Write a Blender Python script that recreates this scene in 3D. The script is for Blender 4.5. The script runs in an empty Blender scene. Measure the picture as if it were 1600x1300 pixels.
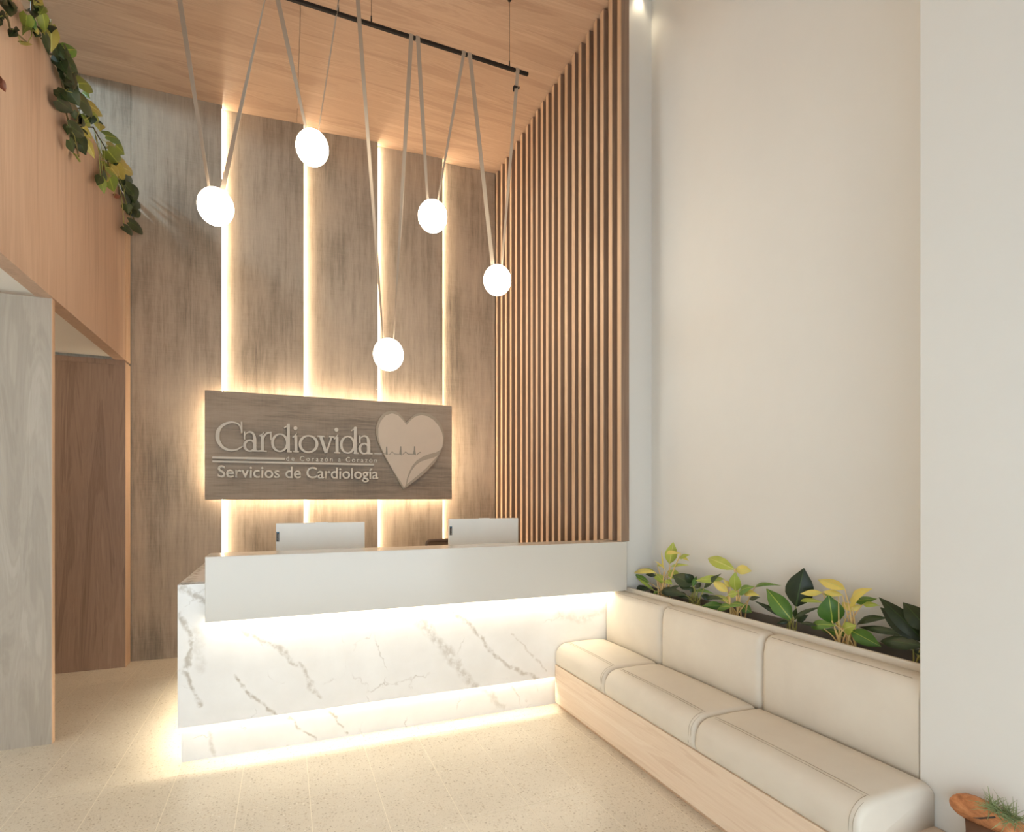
import bpy, bmesh, math, random
from mathutils import Vector, Matrix
random.seed(7)
S = bpy.context.scene
COL = S.collection

# ------------------------------------------------------------------ camera
FPX, CX, HY = 863.42, 800.0, 777.0
TH = math.radians(22.35)
CAM = Vector((0, 0, 1.45))
cam = bpy.data.cameras.new('camera')
cam.lens = FPX / 1600 * 36
cam.sensor_width = 36
cam.shift_y = (HY - 650) / 1600
cam.clip_start = 0.05
camo = bpy.data.objects.new('camera', cam)
camo.location = CAM
camo.rotation_euler = (math.pi / 2, 0, -TH)
COL.objects.link(camo)
S.camera = camo

S.view_settings.view_transform = 'Standard'
S.view_settings.look = 'None'
S.view_settings.gamma = 1
S.view_settings.use_curve_mapping = False
S.view_settings.exposure = 0.09
S.cycles.use_denoising = True
S.cycles.max_bounces = 10
S.cycles.diffuse_bounces = 6
S.cycles.sample_clamp_indirect = 6

# ------------------------------------------------------------------ light
LED = (1.0, 0.82, 0.58)        # warm strips
LEDW = (1.0, 0.87, 0.66)       # strips of the desk
STRIP_E, SIGN_E, DESK_E, GLOBE_E = 60.0, 80.0, 13.0, 18.0
world = bpy.data.worlds.new('world')
S.world = world
world.use_nodes = True
bg = world.node_tree.nodes['Background']
bg.inputs[0].default_value = (0.80, 0.915, 1.0, 1)
bg.inputs[1].default_value = 3.9


def light(name, kind, loc, energy, color, rot=(0, 0, 0), size=None, size_y=None, **kw):
    l = bpy.data.lights.new(name, kind)
    l.energy = energy
    l.color = color
    if kind == 'AREA':
        l.shape = 'RECTANGLE' if size_y else 'DISK'
        l.size = size
        if size_y:
            l.size_y = size_y
    for k, v in kw.items():
        setattr(l, k, v)
    o = bpy.data.objects.new(name, l)
    o.location = loc
    o.rotation_euler = rot
    COL.objects.link(o)
    return o


# cool lamp above the mezzanine on the left, outside the picture
light('mezzanine_lamp', 'AREA', (-2.83, 4.7, 5.2), 40, (0.58, 0.84, 1.0),
      rot=(0, math.radians(-62), 0), size=0.12, size_y=1.2)
# recessed warm downlights of the timber ceiling
for dx, dy, e in ((1.3, 1.4, 12), (1.3, 0.0, 12)):
    light('downlight_lamp', 'SPOT', (dx, dy, 5.06), e * 1.0, (1.0, 0.82, 0.60), spot_size=math.radians(115),
          spot_blend=0.8, shadow_soft_size=0.06)
light('downlight_lamp', 'SPOT', (2.36, 3.34, 5.06), 9, (1.0, 0.86, 0.62), spot_size=math.radians(80),
      spot_blend=0.7, shadow_soft_size=0.04)


# unseen fill lights added inside the two side bays to brighten their ceilings
light('bay_fill', 'POINT', (-2.7, 4.9, 2.35), 9, (1.0, 0.84, 0.64), shadow_soft_size=0.08)
light('bay_fill', 'POINT', (-2.7, 2.6, 2.35), 14, (0.95, 0.97, 1.0), shadow_soft_size=0.08)

# ------------------------------------------------------------------ photo rays (turn a photo pixel into a point at a true distance)
FW = Vector((math.sin(TH), math.cos(TH), 0))
RT = Vector((math.cos(TH), -math.sin(TH), 0))


def ray(x, y):
    return FW + RT * ((x - CX) / FPX) + Vector((0, 0, (HY - y) / FPX))


def atX(x, y, X):
    d = ray(x, y)
    return CAM + d * (X / d.x)


def atY(x, y, Y):
    d = ray(x, y)
    return CAM + d * (Y / d.y)


def mpp(p):                       # metres per photo pixel at point p
    return (p - CAM).dot(FW) / FPX


# ------------------------------------------------------------------ materials
def lin(c):
    c = c / 255.0
    return c / 12.92 if c <= 0.04045 else ((c + 0.055) / 1.055) ** 2.4


def rgb(r, g, b):
    return (lin(r), lin(g), lin(b), 1)


class NT:
    def __init__(s, name):
        s.m = bpy.data.materials.new(name)
        s.m.use_nodes = True
        s.t = s.m.node_tree
        s.b = s.t.nodes['Principled BSDF']

    def n(s, typ, **kw):
        nd = s.t.nodes.new(typ)
        for k, v in kw.items():
            if k == 'ins':
                for a, b in v.items():
                    s.put(nd, a, b)
            else:
                setattr(nd, k, v)
        return nd

    def put(s, nd, a, b):
        if hasattr(b, 'is_output'):
            s.t.links.new(b, nd.inputs[a])
        else:
            nd.inputs[a].default_value = b

    def math(s, op, a, b=0.0, c=0.0, clamp=False):
        nd = s.n('ShaderNodeMath', operation=op, use_clamp=clamp)
        s.put(nd, 0, a); s.put(nd, 1, b); s.put(nd, 2, c)
        return nd.outputs[0]

    def vm(s, op, a, b=(0, 0, 0), scale=None):
        nd = s.n('ShaderNodeVectorMath', operation=op)
        s.put(nd, 0, a); s.put(nd, 1, b)
        if scale is not None:
            s.put(nd, 'Scale', scale)
        return nd.outputs['Value'] if op in ('LENGTH', 'DOT_PRODUCT', 'DISTANCE') else nd.outputs[0]

    def pos(s):
        return s.n('ShaderNodeNewGeometry').outputs['Position']

    def noise(s, vec, scale, detail=4.0, rough=0.55, dist=0.0):
        nd = s.n('ShaderNodeTexNoise')
        s.put(nd, 'Vector', vec)
        nd.inputs['Scale'].default_value = scale
        nd.inputs['Detail'].default_value = detail
        nd.inputs['Roughness'].default_value = rough
        nd.inputs['Distortion'].default_value = dist
        return nd

    def ramp(s, fac, stops):
        nd = s.n('ShaderNodeValToRGB')
        s.put(nd, 0, fac)
        el = nd.color_ramp.elements
        el[0].position, el[0].color = stops[0]
        el[1].position, el[1].color = stops[-1]
        for p, c in stops[1:-1]:
            e = el.new(p)
            e.color = c
        return nd.outputs[0]

    def mix(s, fac, a, b, mode='MIX'):
        nd = s.n('ShaderNodeMix', data_type='RGBA', blend_type=mode)
        s.put(nd, 0, fac); s.put(nd, 6, a); s.put(nd, 7, b)
        return nd.outputs[2]

    def sm(s, v, lo, hi):
        nd = s.n('ShaderNodeMapRange', interpolation_type='SMOOTHSTEP')
        s.put(nd, 0, v); s.put(nd, 1, lo); s.put(nd, 2, hi)
        return nd.outputs[0]

    def bump(s, h, strength, dist=0.002):
        nd = s.n('ShaderNodeBump')
        nd.inputs['Strength'].default_value = strength
        nd.inputs['Distance'].default_value = dist
        s.put(nd, 'Height', h)
        s.t.links.new(nd.outputs[0], s.b.inputs['Normal'])

    def out(s, color=None, rough=None, spec=None):
        if color is not None:
            s.put(s.b, 'Base Color', color)
        if rough is not None:
            s.put(s.b, 'Roughness', rough)
        if spec is not None:
            s.put(s.b, 'Specular IOR Level', spec)
        return s.m


def plain(name, c, rough=0.5, metal=0.0, spec=0.5, mottle=0.04):
    t = NT(name)
    nz = t.noise(t.pos(), 9.0, 3)
    k = t.math('MULTIPLY_ADD', nz.outputs[0], 2 * mottle, 1 - mottle)
    t.put(t.b, 'Metallic', metal)
    return t.out(t.vm('SCALE', c[:3], scale=k), rough, spec)


def emit(name, col, e):
    t = NT(name)
    t.put(t.b, 'Base Color', (0.8, 0.8, 0.8, 1))
    t.put(t.b, 'Emission Color', (*col, 1))
    t.put(t.b, 'Emission Strength', e)
    return t.m


def wood(name, c1, c2, c3, grain='Z', across=7.0, along=0.55, fine=0.35, rough=0.48, dist=0.6, vary=True):
    """flat cut veneer: long wavy figure with fine pores, grain along one world axis"""
    t = NT(name)
    p = t.pos()
    if vary:
        oi = t.n('ShaderNodeObjectInfo').outputs['Random']
        p = t.vm('ADD', p, t.vm('SCALE', (3.1, 7.7, 5.3), scale=oi))
    sc = {'X': (along, across, across), 'Y': (across, along, across), 'Z': (across, across, along)}[grain]
    q = t.vm('MULTIPLY', p, sc)
    a = t.noise(q, 1.0, 5, 0.6, dist)
    sc2 = {'X': (3, 130, 130), 'Y': (130, 3, 130), 'Z': (130, 130, 3)}[grain]
    b = t.noise(t.vm('MULTIPLY', p, sc2), 1.0, 2)
    rings = t.math('SINE', t.math('MULTIPLY', a.outputs[0], 42.0))
    f = t.math('ADD', t.math('MULTIPLY', a.outputs[0], 0.75), t.math('MULTIPLY', rings, 0.06))
    f = t.math('ADD', f, t.math('MULTIPLY', t.math('SUBTRACT', b.outputs[0], 0.5), fine))
    c = t.ramp(f, [(0.18, c1), (0.40, c2), (0.62, c3)])
    t.bump(b.outputs[0], 0.12)
    return t.out(c, rough, 0.35)


def greywash(name, grain='Z', k=1.0):
    """brushed concrete-like laminate of the back wall"""
    t = NT(name)
    p = t.pos()
    def ax(a, l):
        return {'X': (l, a, a), 'Z': (a, a, l)}[grain]
    big = t.noise(t.vm('MULTIPLY', p, ax(2.2, 0.9)), 1.0, 5, 0.6)
    st = t.noise(t.vm('MULTIPLY', p, ax(26, 1.3)), 1.0, 6, 0.7)
    fine = t.noise(t.vm('MULTIPLY', p, ax(120, 7)), 1.0, 4, 0.7)
    cross = t.noise(t.vm('MULTIPLY', p, ax(5, 90)), 1.0, 3, 0.6)
    f = t.math('ADD', t.math('MULTIPLY', big.outputs[0], 0.45), t.math('MULTIPLY', st.outputs[0], 0.35))
    f = t.math('ADD', f, t.math('MULTIPLY', fine.outputs[0], 0.22))
    f = t.math('ADD', f, t.math('MULTIPLY', cross.outputs[0], 0.08))
    c = t.ramp(f, [(0.36, rgb(108, 99, 89)), (0.48, rgb(148, 135, 120)), (0.56, rgb(170, 155, 138)), (0.72, rgb(190, 174, 156))])
    t.bump(fine.outputs[0], 0.1)
    return t.out(t.vm('SCALE', c, scale=k), 0.55, 0.3)


def terrazzo(name):
    t = NT(name)
    p = t.pos()
    v = t.n('ShaderNodeTexVoronoi', feature='F1')
    t.put(v, 'Vector', p); v.inputs['Scale'].default_value = 70
    v2 = t.n('ShaderNodeTexVoronoi', feature='F1')
    t.put(v2, 'Vector', p); v2.inputs['Scale'].default_value = 170
    nz = t.noise(p, 2.0, 4)
    base = t.ramp(nz.outputs[0], [(0.3, rgb(212, 202, 184)), (0.7, rgb(222, 213, 196))])
    sepv = t.n('ShaderNodeSeparateColor'); t.put(sepv, 0, v.outputs['Color'])
    chips = t.ramp(sepv.outputs[0], [(0.0, rgb(140, 120, 92)), (0.35, rgb(190, 170, 140)), (0.7, rgb(240, 234, 222)), (1.0, rgb(186, 172, 150))])
    m = t.math('MULTIPLY', t.sm(v.outputs['Distance'], 0.42, 0.30), t.math('GREATER_THAN', sepv.outputs[1], 0.45))
    c = t.mix(t.math('MULTIPLY', m, 0.55), base, chips)
    sep2 = t.n('ShaderNodeSeparateColor'); t.put(sep2, 0, v2.outputs['Color'])
    m2 = t.math('MULTIPLY', t.sm(v2.outputs['Distance'], 0.40, 0.30), t.math('GREATER_THAN', sep2.outputs[0], 0.66))
    c = t.mix(t.math('MULTIPLY', m2, 0.42), c, rgb(136, 116, 90))
    return t.out(c, 0.30, 0.5)


def marble(name, segs, blotch=()):
    """white stone; veins are wandering lines between the given points (x, z) in metres"""
    t = NT(name)
    p = t.pos()
    n1 = t.noise(p, 3.5, 3); n2 = t.noise(p, 14, 4)
    d = t.vm('ADD', t.vm('SCALE', t.vm('SUBTRACT', n1.outputs['Color'], (0.5, 0.5, 0.5)), scale=0.10),
             t.vm('SCALE', t.vm('SUBTRACT', n2.outputs['Color'], (0.5, 0.5, 0.5)), scale=0.055))
    q = t.vm('MULTIPLY', t.vm('ADD', p, d), (1, 0, 1))
    fine = t.noise(p, 30, 4)
    cloud = t.noise(p, 5, 5)
    base = t.ramp(cloud.outputs[0], [(0.3, rgb(238, 235, 230)), (0.7, rgb(246, 244, 240))])
    acc = None
    for (x0, z0, x1, z1, w, k) in segs:
        a = (x0, 0, z0)
        ab = (x1 - x0, 0, z1 - z0)
        L2 = ab[0] ** 2 + ab[2] ** 2
        pa = t.vm('SUBTRACT', q, a)
        tt = t.math('DIVIDE', t.vm('DOT_PRODUCT', pa, ab), L2, clamp=True)
        dist = t.vm('LENGTH', t.vm('SUBTRACT', pa, t.vm('SCALE', ab, scale=tt)))
        f = t.math('MULTIPLY', t.sm(dist, w * 0.9, w * 0.1), k * 0.8)
        acc = f if acc is None else t.math('MAXIMUM', acc, f)
    acc = t.math('MULTIPLY', acc, t.sm(fine.outputs[0], 0.30, 0.62))
    c = t.mix(acc, base, rgb(176, 164, 146))
    # thin capillary veins
    w = t.n('ShaderNodeTexVoronoi', feature='DISTANCE_TO_EDGE')
    t.put(w, 'Vector', t.vm('ADD', p, t.vm('SCALE', d, scale=2.2))); w.inputs['Scale'].default_value = 2.3
    cap = t.math('MULTIPLY', t.sm(w.outputs['Distance'], 0.014, 0.0), t.math('MULTIPLY', t.sm(cloud.outputs[0], 0.50, 0.66), 0.45))
    c = t.mix(cap, c, rgb(165, 152, 134))
    return t.out(c, 0.22, 0.5)


def leafmat(name, c1, c2, rough=0.42):
    t = NT(name)
    oi = t.n('ShaderNodeObjectInfo').outputs['Random']
    nz = t.noise(t.pos(), 24, 3)
    f = t.math('ADD', t.math('MULTIPLY', oi, 0.5), t.math('MULTIPLY', nz.outputs[0], 0.5))
    c = t.ramp(f, [(0.15, c1), (0.8, c2)])
    t.put(t.b, 'Transmission Weight', 0.0)
    return t.out(c, rough, 0.4)


M = {}
M['veneer_z'] = wood('veneer_vertical', rgb(180, 150, 128), rgb(196, 166, 142), rgb(208, 180, 156), 'Z', 6.0, 0.35, 0.30, dist=0.3)
M['veneer_x'] = wood('veneer_ceiling', rgb(180, 148, 124), rgb(196, 164, 138), rgb(208, 178, 152), 'X', 7.0, 0.7, 0.22, dist=0.9)
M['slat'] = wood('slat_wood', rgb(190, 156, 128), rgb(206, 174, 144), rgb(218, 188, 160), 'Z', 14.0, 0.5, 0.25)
M['slat_side_shaded'] = wood('slat_wood_shaded', rgb(134, 108, 90), rgb(150, 124, 104), rgb(162, 136, 114), 'Z', 14.0, 0.5, 0.2)  # same slat wood, darkened: shade between the slats is put into the colour
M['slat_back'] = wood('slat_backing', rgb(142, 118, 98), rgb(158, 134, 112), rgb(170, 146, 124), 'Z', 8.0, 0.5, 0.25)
M['grey_ash'] = wood('grey_ash_veneer', rgb(160, 149, 135), rgb(172, 161, 147), rgb(184, 174, 160), 'Z', 8.0, 0.8, 0.22, dist=1.2)
M['walnut'] = wood('brown_veneer', rgb(132, 108, 92), rgb(154, 128, 110), rgb(168, 142, 122), 'Z', 8.0, 0.7, 0.25, dist=1.0)
M['bench_wood'] = wood('bench_veneer', rgb(222, 196, 170), rgb(234, 212, 188), rgb(242, 224, 203), 'Y', 11.0, 0.8, 0.22, dist=1.0)
M['greywash'] = greywash('greywash_vertical', 'Z')
M['greywash_x_dim'] = greywash('greywash_horizontal_dim', 'X', 0.85)  # same laminate as the wall, darkened to imitate a less lit sign front
M['white'] = plain('white_paint', rgb(226, 224, 218), 0.6, mottle=0.015)
M['ceil_white'] = plain('ceiling_paint', rgb(236, 232, 224), 0.7, mottle=0.01)
M['slab'] = plain('white_lacquer', rgb(218, 213, 203), 0.16, mottle=0.008)
M['terrazzo'] = terrazzo('terrazzo')
M['grout'] = plain('grout', rgb(240, 231, 213), 0.7)
M['leather'] = None
M['black'] = plain('black_metal', rgb(28, 26, 25), 0.4, 0.3)
M['strap'] = plain('webbing', rgb(176, 158, 138), 0.8)
M['strip'] = emit('led_strip_glow', LED, STRIP_E)
M['signglow'] = emit('led_sign_glow', LED, SIGN_E)
M['deskglow'] = emit('led_desk_glow', LEDW, DESK_E)
M['sideglow'] = emit('led_side_glow', LEDW, DESK_E * 2.6)
M['kickglow'] = emit('led_plinth_glow', LEDW, DESK_E * 7)
M['globe'] = emit('opal_glass_lit', (1.0, 0.90, 0.74), GLOBE_E)
M['letter'] = plain('brushed_letter', rgb(206, 198, 184), 0.42, 0.0)
M['letter_light'] = plain('pale_letter', rgb(230, 224, 212), 0.5)
M['heart_edge'] = plain('heart_base', rgb(170, 158, 140), 0.45, 0.0)
M['heart_face'] = plain('heart_plate', rgb(206, 192, 174), 0.5, 0.0)
M['heart_line'] = plain('heart_line', rgb(146, 140, 126), 0.5, 0.2)
M['monitor'] = plain('monitor_shell', rgb(232, 232, 226), 0.4)
M['dark'] = plain('dark_plastic', rgb(58, 50, 45), 0.5)
M['chair_frame'] = plain('chair_frame', rgb(112, 94, 80), 0.5)
M['meshfab'] = plain('chair_mesh', rgb(120, 98, 78), 0.8)
M['blue'] = plain('blue_print', rgb(60, 150, 190), 0.5)
M['print'] = plain('grey_print', rgb(190, 188, 180), 0.5)
M['planter'] = plain('planter_paint', rgb(214, 205, 190), 0.5, mottle=0.02)
M['soil'] = plain('soil', rgb(62, 50, 42), 0.95, mottle=0.35)
M['planter_in'] = plain('planter_lining', rgb(120, 112, 102), 0.8)
M['seam'] = plain('stitching', rgb(172, 157, 136), 0.8)
M['leafD'] = leafmat('leaf_dark', rgb(26, 38, 20), rgb(58, 72, 38))
M['leafG'] = leafmat('leaf_green', rgb(62, 104, 40), rgb(104, 138, 58))
M['leafL'] = leafmat('leaf_lime', rgb(140, 160, 60), rgb(178, 186, 84))
M['leafY'] = leafmat('leaf_yellow', rgb(208, 190, 88), rgb(226, 208, 118))
M['leafV'] = leafmat('leaf_vine_yellow', rgb(150, 142, 66), rgb(180, 166, 86))
M['leafW'] = leafmat('leaf_vine_lime', rgb(96, 116, 44), rgb(136, 148, 62))
M['leafR'] = leafmat('leaf_red', rgb(96, 48, 34), rgb(120, 66, 46))
M['ribD'] = leafmat('leaf_rib_dark', rgb(50, 70, 34), rgb(70, 92, 48))
M['rib'] = leafmat('leaf_rib', rgb(190, 190, 110), rgb(206, 204, 130))
M['stem'] = leafmat('stem_green', rgb(130, 140, 70), rgb(170, 160, 90))
M['stemY'] = leafmat('stem_pale', rgb(222, 200, 130), rgb(232, 190, 130))
M['stemB'] = leafmat('stem_brown', rgb(84, 72, 44), rgb(110, 96, 58))
M['airplant'] = leafmat('air_plant_leaf', rgb(138, 154, 104), rgb(196, 202, 150))

t = NT('leatherette')
nz = t.noise(t.pos(), 420, 2)
nb = t.noise(t.pos(), 6, 3)
t.bump(nz.outputs[0], 0.12, 0.001)
M['leather'] = t.out(t.ramp(nb.outputs[0], [(0.3, rgb(218, 208, 193)), (0.7, rgb(224, 215, 200))]), 0.5, 0.4)

t = NT('driftwood')
p = t.pos()
a = t.noise(t.vm('MULTIPLY', p, (18, 18, 40)), 1.0, 5, 0.65, 0.5)
t.bump(a.outputs[0], 0.5, 0.004)
M['drift'] = t.out(t.ramp(a.outputs[0], [(0.3, rgb(142, 88, 54)), (0.55, rgb(196, 132, 86)), (0.75, rgb(214, 158, 112))]), 0.6, 0.3)

M['drift_shaded'] = plain('shaded_driftwood', rgb(104, 70, 46), 0.7, mottle=0.25)  # pedestal wood with its shadow put into the colour
# marble veins
def SEG(pts, Y, w, k):
    out = []
    q = [atY(x, y, Y) for x, y in pts]
    for i in range(len(q) - 1):
        out.append((q[i].x, q[i].z, q[i + 1].x, q[i + 1].z, w, k))
    return out
YM, YK, YS = 3.43, 3.48, 3.30        # marble front, plinth, white upper slab
v = []
v += SEG([(282, 915), (320, 942)], YM, 0.030, 0.85)
v += SEG([(284, 958), (306, 1000), (286, 1050), (312, 1100)], YM, 0.022, 0.9)
v += SEG([(310, 980), (312, 1040)], YM, 0.050, 0.30)
v += SEG([(376, 980), (408, 1002), (448, 1018), (482, 1060), (500, 1090)], YM, 0.024, 0.75)
v += SEG([(362, 1056), (392, 1088), (432, 1116)], YM, 0.015, 1.0)
v += SEG([(650, 962), (700, 1020), (742, 1076)], YM, 0.050, 0.60)
v += SEG([(704, 958), (752, 996), (792, 1036), (836, 1062)], YM, 0.022, 0.75)
v += SEG([(872, 962), (905, 968), (940, 955)], YM, 0.05, 0.35)
v += SEG([(800, 990), (852, 1050)], YM, 0.012, 0.5)
M['marble'] = marble('marble_front', v)
v = SEG([(448, 1118), (496, 1156)], YK, 0.012, 0.9) + SEG([(516, 1112), (540, 1150)], YK, 0.010, 0.9) \
    + SEG([(745, 1074), (786, 1106)], YK, 0.030, 0.5) + SEG([(798, 1070), (815, 1103)], YK, 0.010, 0.6) \
    + SEG([(325, 1145), (338, 1180)], YK, 0.02, 0.5)
M['marble_kick'] = marble('marble_plinth', v)


# ------------------------------------------------------------------ mesh helpers
def link(name, bm, mat, parent=None, smooth=False, loc=None):
    me = bpy.data.meshes.new(name)
    bmesh.ops.recalc_face_normals(bm, faces=bm.faces[:])
    bm.to_mesh(me)
    bm.free()
    for m in (mat if isinstance(mat, list) else [mat]):
        me.materials.append(m)
    if smooth:
        me.polygons.foreach_set('use_smooth', [True] * len(me.polygons))
    o = bpy.data.objects.new(name, me)
    COL.objects.link(o)
    if parent:
        o.parent = parent
        o.matrix_parent_inverse = Matrix.Translation(-parent.location)
    return o


def tag(o, label=None, cat=None, group=None, kind=None):
    for k, val in (('label', label), ('category', cat), ('group', group), ('kind', kind)):
        if val:
            o[k] = val
    return o


def thing(name, loc, label, cat, group=None):
    o = bpy.data.objects.new(name, None)
    o.location = loc
    o.empty_display_size = 0.05
    COL.objects.link(o)
    return tag(o, label, cat, group)


def box(bm, x0, x1, y0, y1, z0, z1, bev=0.0):
    r = bmesh.ops.create_cube(bm, size=1)
    for vtx in r['verts']:
        vtx.co = Vector(((x0 + x1) / 2 + vtx.co.x * (x1 - x0), (y0 + y1) / 2 + vtx.co.y * (y1 - y0), (z0 + z1) / 2 + vtx.co.z * (z1 - z0)))
    if bev:
        es = list({e for vtx in r['verts'] for e in vtx.link_edges})
        bmesh.ops.bevel(bm, geom=es, offset=bev, segments=2, affect='EDGES', profile=0.5)
    return bm


def bxo(name, x0, x1, y0, y1, z0, z1, mat, parent=None, bev=0.0):
    return link(name, box(bmesh.new(), x0, x1, y0, y1, z0, z1, bev), mat, parent)


def tube(bm, pts, rad, n=8, cap=True):
    """round tube along points; rad is one number or one per point"""
    pts = [Vector(p) for p in pts]
    rs = rad if isinstance(rad, (list, tuple)) else [rad] * len(pts)
    rings = []
    up = None
    for i, p in enumerate(pts):
        d = (pts[min(i + 1, len(pts) - 1)] - pts[max(i - 1, 0)]).normalized()
        if up is None:
            up = Vector((0, 0, 1)) if abs(d.z) < 0.9 else Vector((1, 0, 0))
        a = d.cross(up).normalized()
        b = a.cross(d).normalized()
        up = b
        rings.append([bm.verts.new(p + (a * math.cos(2 * math.pi * k / n) + b * math.sin(2 * math.pi * k / n)) * rs[i]) for k in range(n)])
    for i in range(len(rings) - 1):
        for k in range(n):
            bm.faces.new((rings[i][k], rings[i][(k + 1) % n], rings[i + 1][(k + 1) % n], rings[i + 1][k]))
    if cap:
        bm.faces.new(rings[0][::-1])
        bm.faces.new(rings[-1])
    return bm


def prism(bm, poly, y0, y1):
    """closed polygon of (x, z) extruded from y0 (front) to y1"""
    vs = [bm.verts.new((x, y0, z)) for x, z in poly]
    f = bm.faces.new(vs)
    r = bmesh.ops.extrude_face_region(bm, geom=[f])
    for g in r['geom']:
        if isinstance(g, bmesh.types.BMVert):
            g.co.y = y1
    tri = [g for g in bm.faces if len(g.verts) > 4]
    bmesh.ops.triangulate(bm, faces=tri)
    return bm


def catmull(P, closed=False, sub=5):
    out = []
    n = len(P)
    rng = range(n if closed else n - 1)
    for i in rng:
        g = (lambda k: P[k % n]) if closed else (lambda k: P[max(0, min(n - 1, k))])
        a, b, c, d = g(i - 1), g(i), g(i + 1), g(i + 2)
        for s in range(sub):
            u = s / sub
            out.append(tuple(0.5 * (2 * b[k] + (c[k] - a[k]) * u + (2 * a[k] - 5 * b[k] + 4 * c[k] - d[k]) * u * u + (3 * b[k] - a[k] - 3 * c[k] + d[k]) * u ** 3) for k in range(len(b))))
    if not closed:
        out.append(tuple(P[-1]))
    return out


# ------------------------------------------------------------------ setting
ZC = 5.09
XL, XS, XR, XC = -1.257, 2.19, 2.47, 2.12
floor = tag(bxo('floor', -3.4, 2.7, -1.8, 5.95, -0.12, -0.0005, M['grout']), kind='structure')
tile_me = None
PX, PY = 0.316, 0.472
x0 = -0.52 - PX * 5
k = 0
for i in range(13):
    for j in range(13):
        tx, ty = x0 + i * PX, 0.015 + j * PY
        y1 = min(ty + PY, 5.94)
        xa, xb = tx + 0.0016, tx + PX - 0.0016
        if y1 - ty < 0.05:
            continue
        full = y1 == ty + PY
        if full and tile_me:
            o = bpy.data.objects.new('tile', tile_me)
            COL.objects.link(o)
            o.location = (tx, ty, 0)
            o.parent = floor
        elif full:
            o = bxo('tile', 0.0016, PX - 0.0016, 0.0016, PY - 0.0016, -0.0004, 0, M['terrazzo'], floor)
            o.location = (tx, ty, 0)
            tile_me = o.data
        else:
            bxo('tile', xa, xb, ty + 0.0012, y1, -0.0004, 0, M['terrazzo'], floor)
# rest of the floor beyond the tiles in view
o = bmesh.new()
box(o, -3.4, 2.7, -1.8, 0.012, -0.0004, 0)
box(o, -3.4, x0 - 0.001, 0.014, 5.94, -0.0004, 0)
box(o, x0 + 13 * PX + 0.001, 2.7, 0.014, 5.94, -0.0004, 0)
link('paving', o, M['terrazzo'], floor)

# ceiling: timber boards, white beyond
ceil = tag(bxo('ceiling', -3.5, 2.8, -1.9, 6.0, 5.30, 5.42, M['ceil_white']), kind='structure')
bxo('panel', -2.0, 0.1065, -1.8, 5.84, ZC, ZC + 0.03, M['veneer_x'], ceil)
bxo('panel', 0.1095, 2.262, -1.8, 5.84, ZC, ZC + 0.03, M['veneer_x'], ceil)
bxo('soffit', 2.262, 2.8, -1.8, 3.45, ZC + 0.02, ZC + 0.05, M['ceil_white'], ceil)

# back wall: tilted laminate panels, each right edge proud, light strip behind it
wb = tag(bxo('wall_back', -3.4, 2.7, 5.87, 5.97, 0, 5.3, M['slat_back']), kind='structure')
ZJ = 2.56


def panel(xa, ya, xb, yb, z0, z1):
    bm = bmesh.new()
    th = 0.004
    vs = []
    for z in (z0, z1):
        for x, y in ((xa, ya), (xb, yb), (xb, yb + th), (xa, ya + th)):
            vs.append(bm.verts.new((x, y, z)))
    for f in ((0, 1, 2, 3), (4, 5, 6, 7), (0, 1, 5, 4), (1, 2, 6, 5), (2, 3, 7, 6), (3, 0, 4, 7)):
        bm.faces.new([vs[q] for q in f])
    return link('panel', bm, M['greywash'], wb)


PB = [(-3.3, 5.845, -1.2585, 5.79), (-1.2555, 5.79, -0.537, 5.76), (-0.531, 5.832, 0.169, 5.758), (0.175, 5.832, 0.880, 5.755),
      (0.886, 5.828, 1.567, 5.770), (1.573, 5.840, 2.185, 5.815)]
for (xa, ya, xb, yb) in PB:
    panel(xa, ya, xb, yb, 0.0, ZJ - 0.0004)
    panel(xa, ya, xb, yb, ZJ + 0.0004, 5.088)
for (xa, ya, xb, yb) in PB[1:5]:
    o = bxo('led_strip', xb - 0.008, xb - 0.003, yb + 0.045, yb + 0.060, 0.02, 5.08, M['strip'], wb)
    o['label'] = 'glowing warm light strip'

# slatted side wall
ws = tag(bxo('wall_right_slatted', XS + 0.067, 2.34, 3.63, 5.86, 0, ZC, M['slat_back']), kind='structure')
ys = [5.777, 5.631, 5.502, 5.365, 5.217, 5.082, 4.946, 4.832, 4.716, 4.605, 4.494, 4.377, 4.256, 4.131, 4.005, 3.896, 3.773, 3.658, 3.562, 3.447, 3.331]
sl = None
for y in ys:
    if sl is None:
        sl = bxo('slat', XS, XS + 0.067, -0.025, 0.025, 0, ZC - 0.004, [M['slat'], M['slat_side_shaded']], ws, 0.002)
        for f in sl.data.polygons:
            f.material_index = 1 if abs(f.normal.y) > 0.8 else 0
        o = sl
    else:
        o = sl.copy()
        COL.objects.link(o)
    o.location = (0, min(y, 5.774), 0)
    if y < 3.57:                     # the last ones stand on the counter's upper ledge
        o.location.z = 1.138
        o.scale.z = (ZC - 1.145) / ZC

# open shop front behind the camera; unseen lintel added to hold the daylight low
wf0 = tag(bxo('added_lintel', -3.45, 2.7, -1.9, -1.8, 2.15, 5.3, M['planter_in']), kind='structure')  # grey picked to lessen its bounce light

# white walls on the right
wr = tag(bxo('wall_right', XR, 2.7, 1.2, 3.6, 0, 5.2, M['white']), kind='structure')
tag(bxo('wall_right_return', XS + 0.0675, XR + 0.05, 3.335, 3.62, 0, ZC, M['white']), kind='structure')
tag(bxo('wall_right_pier', XC, 2.75, -0.9, 1.286, 0, 5.2, M['white'], None, 0.004), kind='structure')
tag(bxo('wall_right_front', 2.6, 2.7, -1.9, -0.9, 0, 5.2, M['white']), kind='structure')

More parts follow.
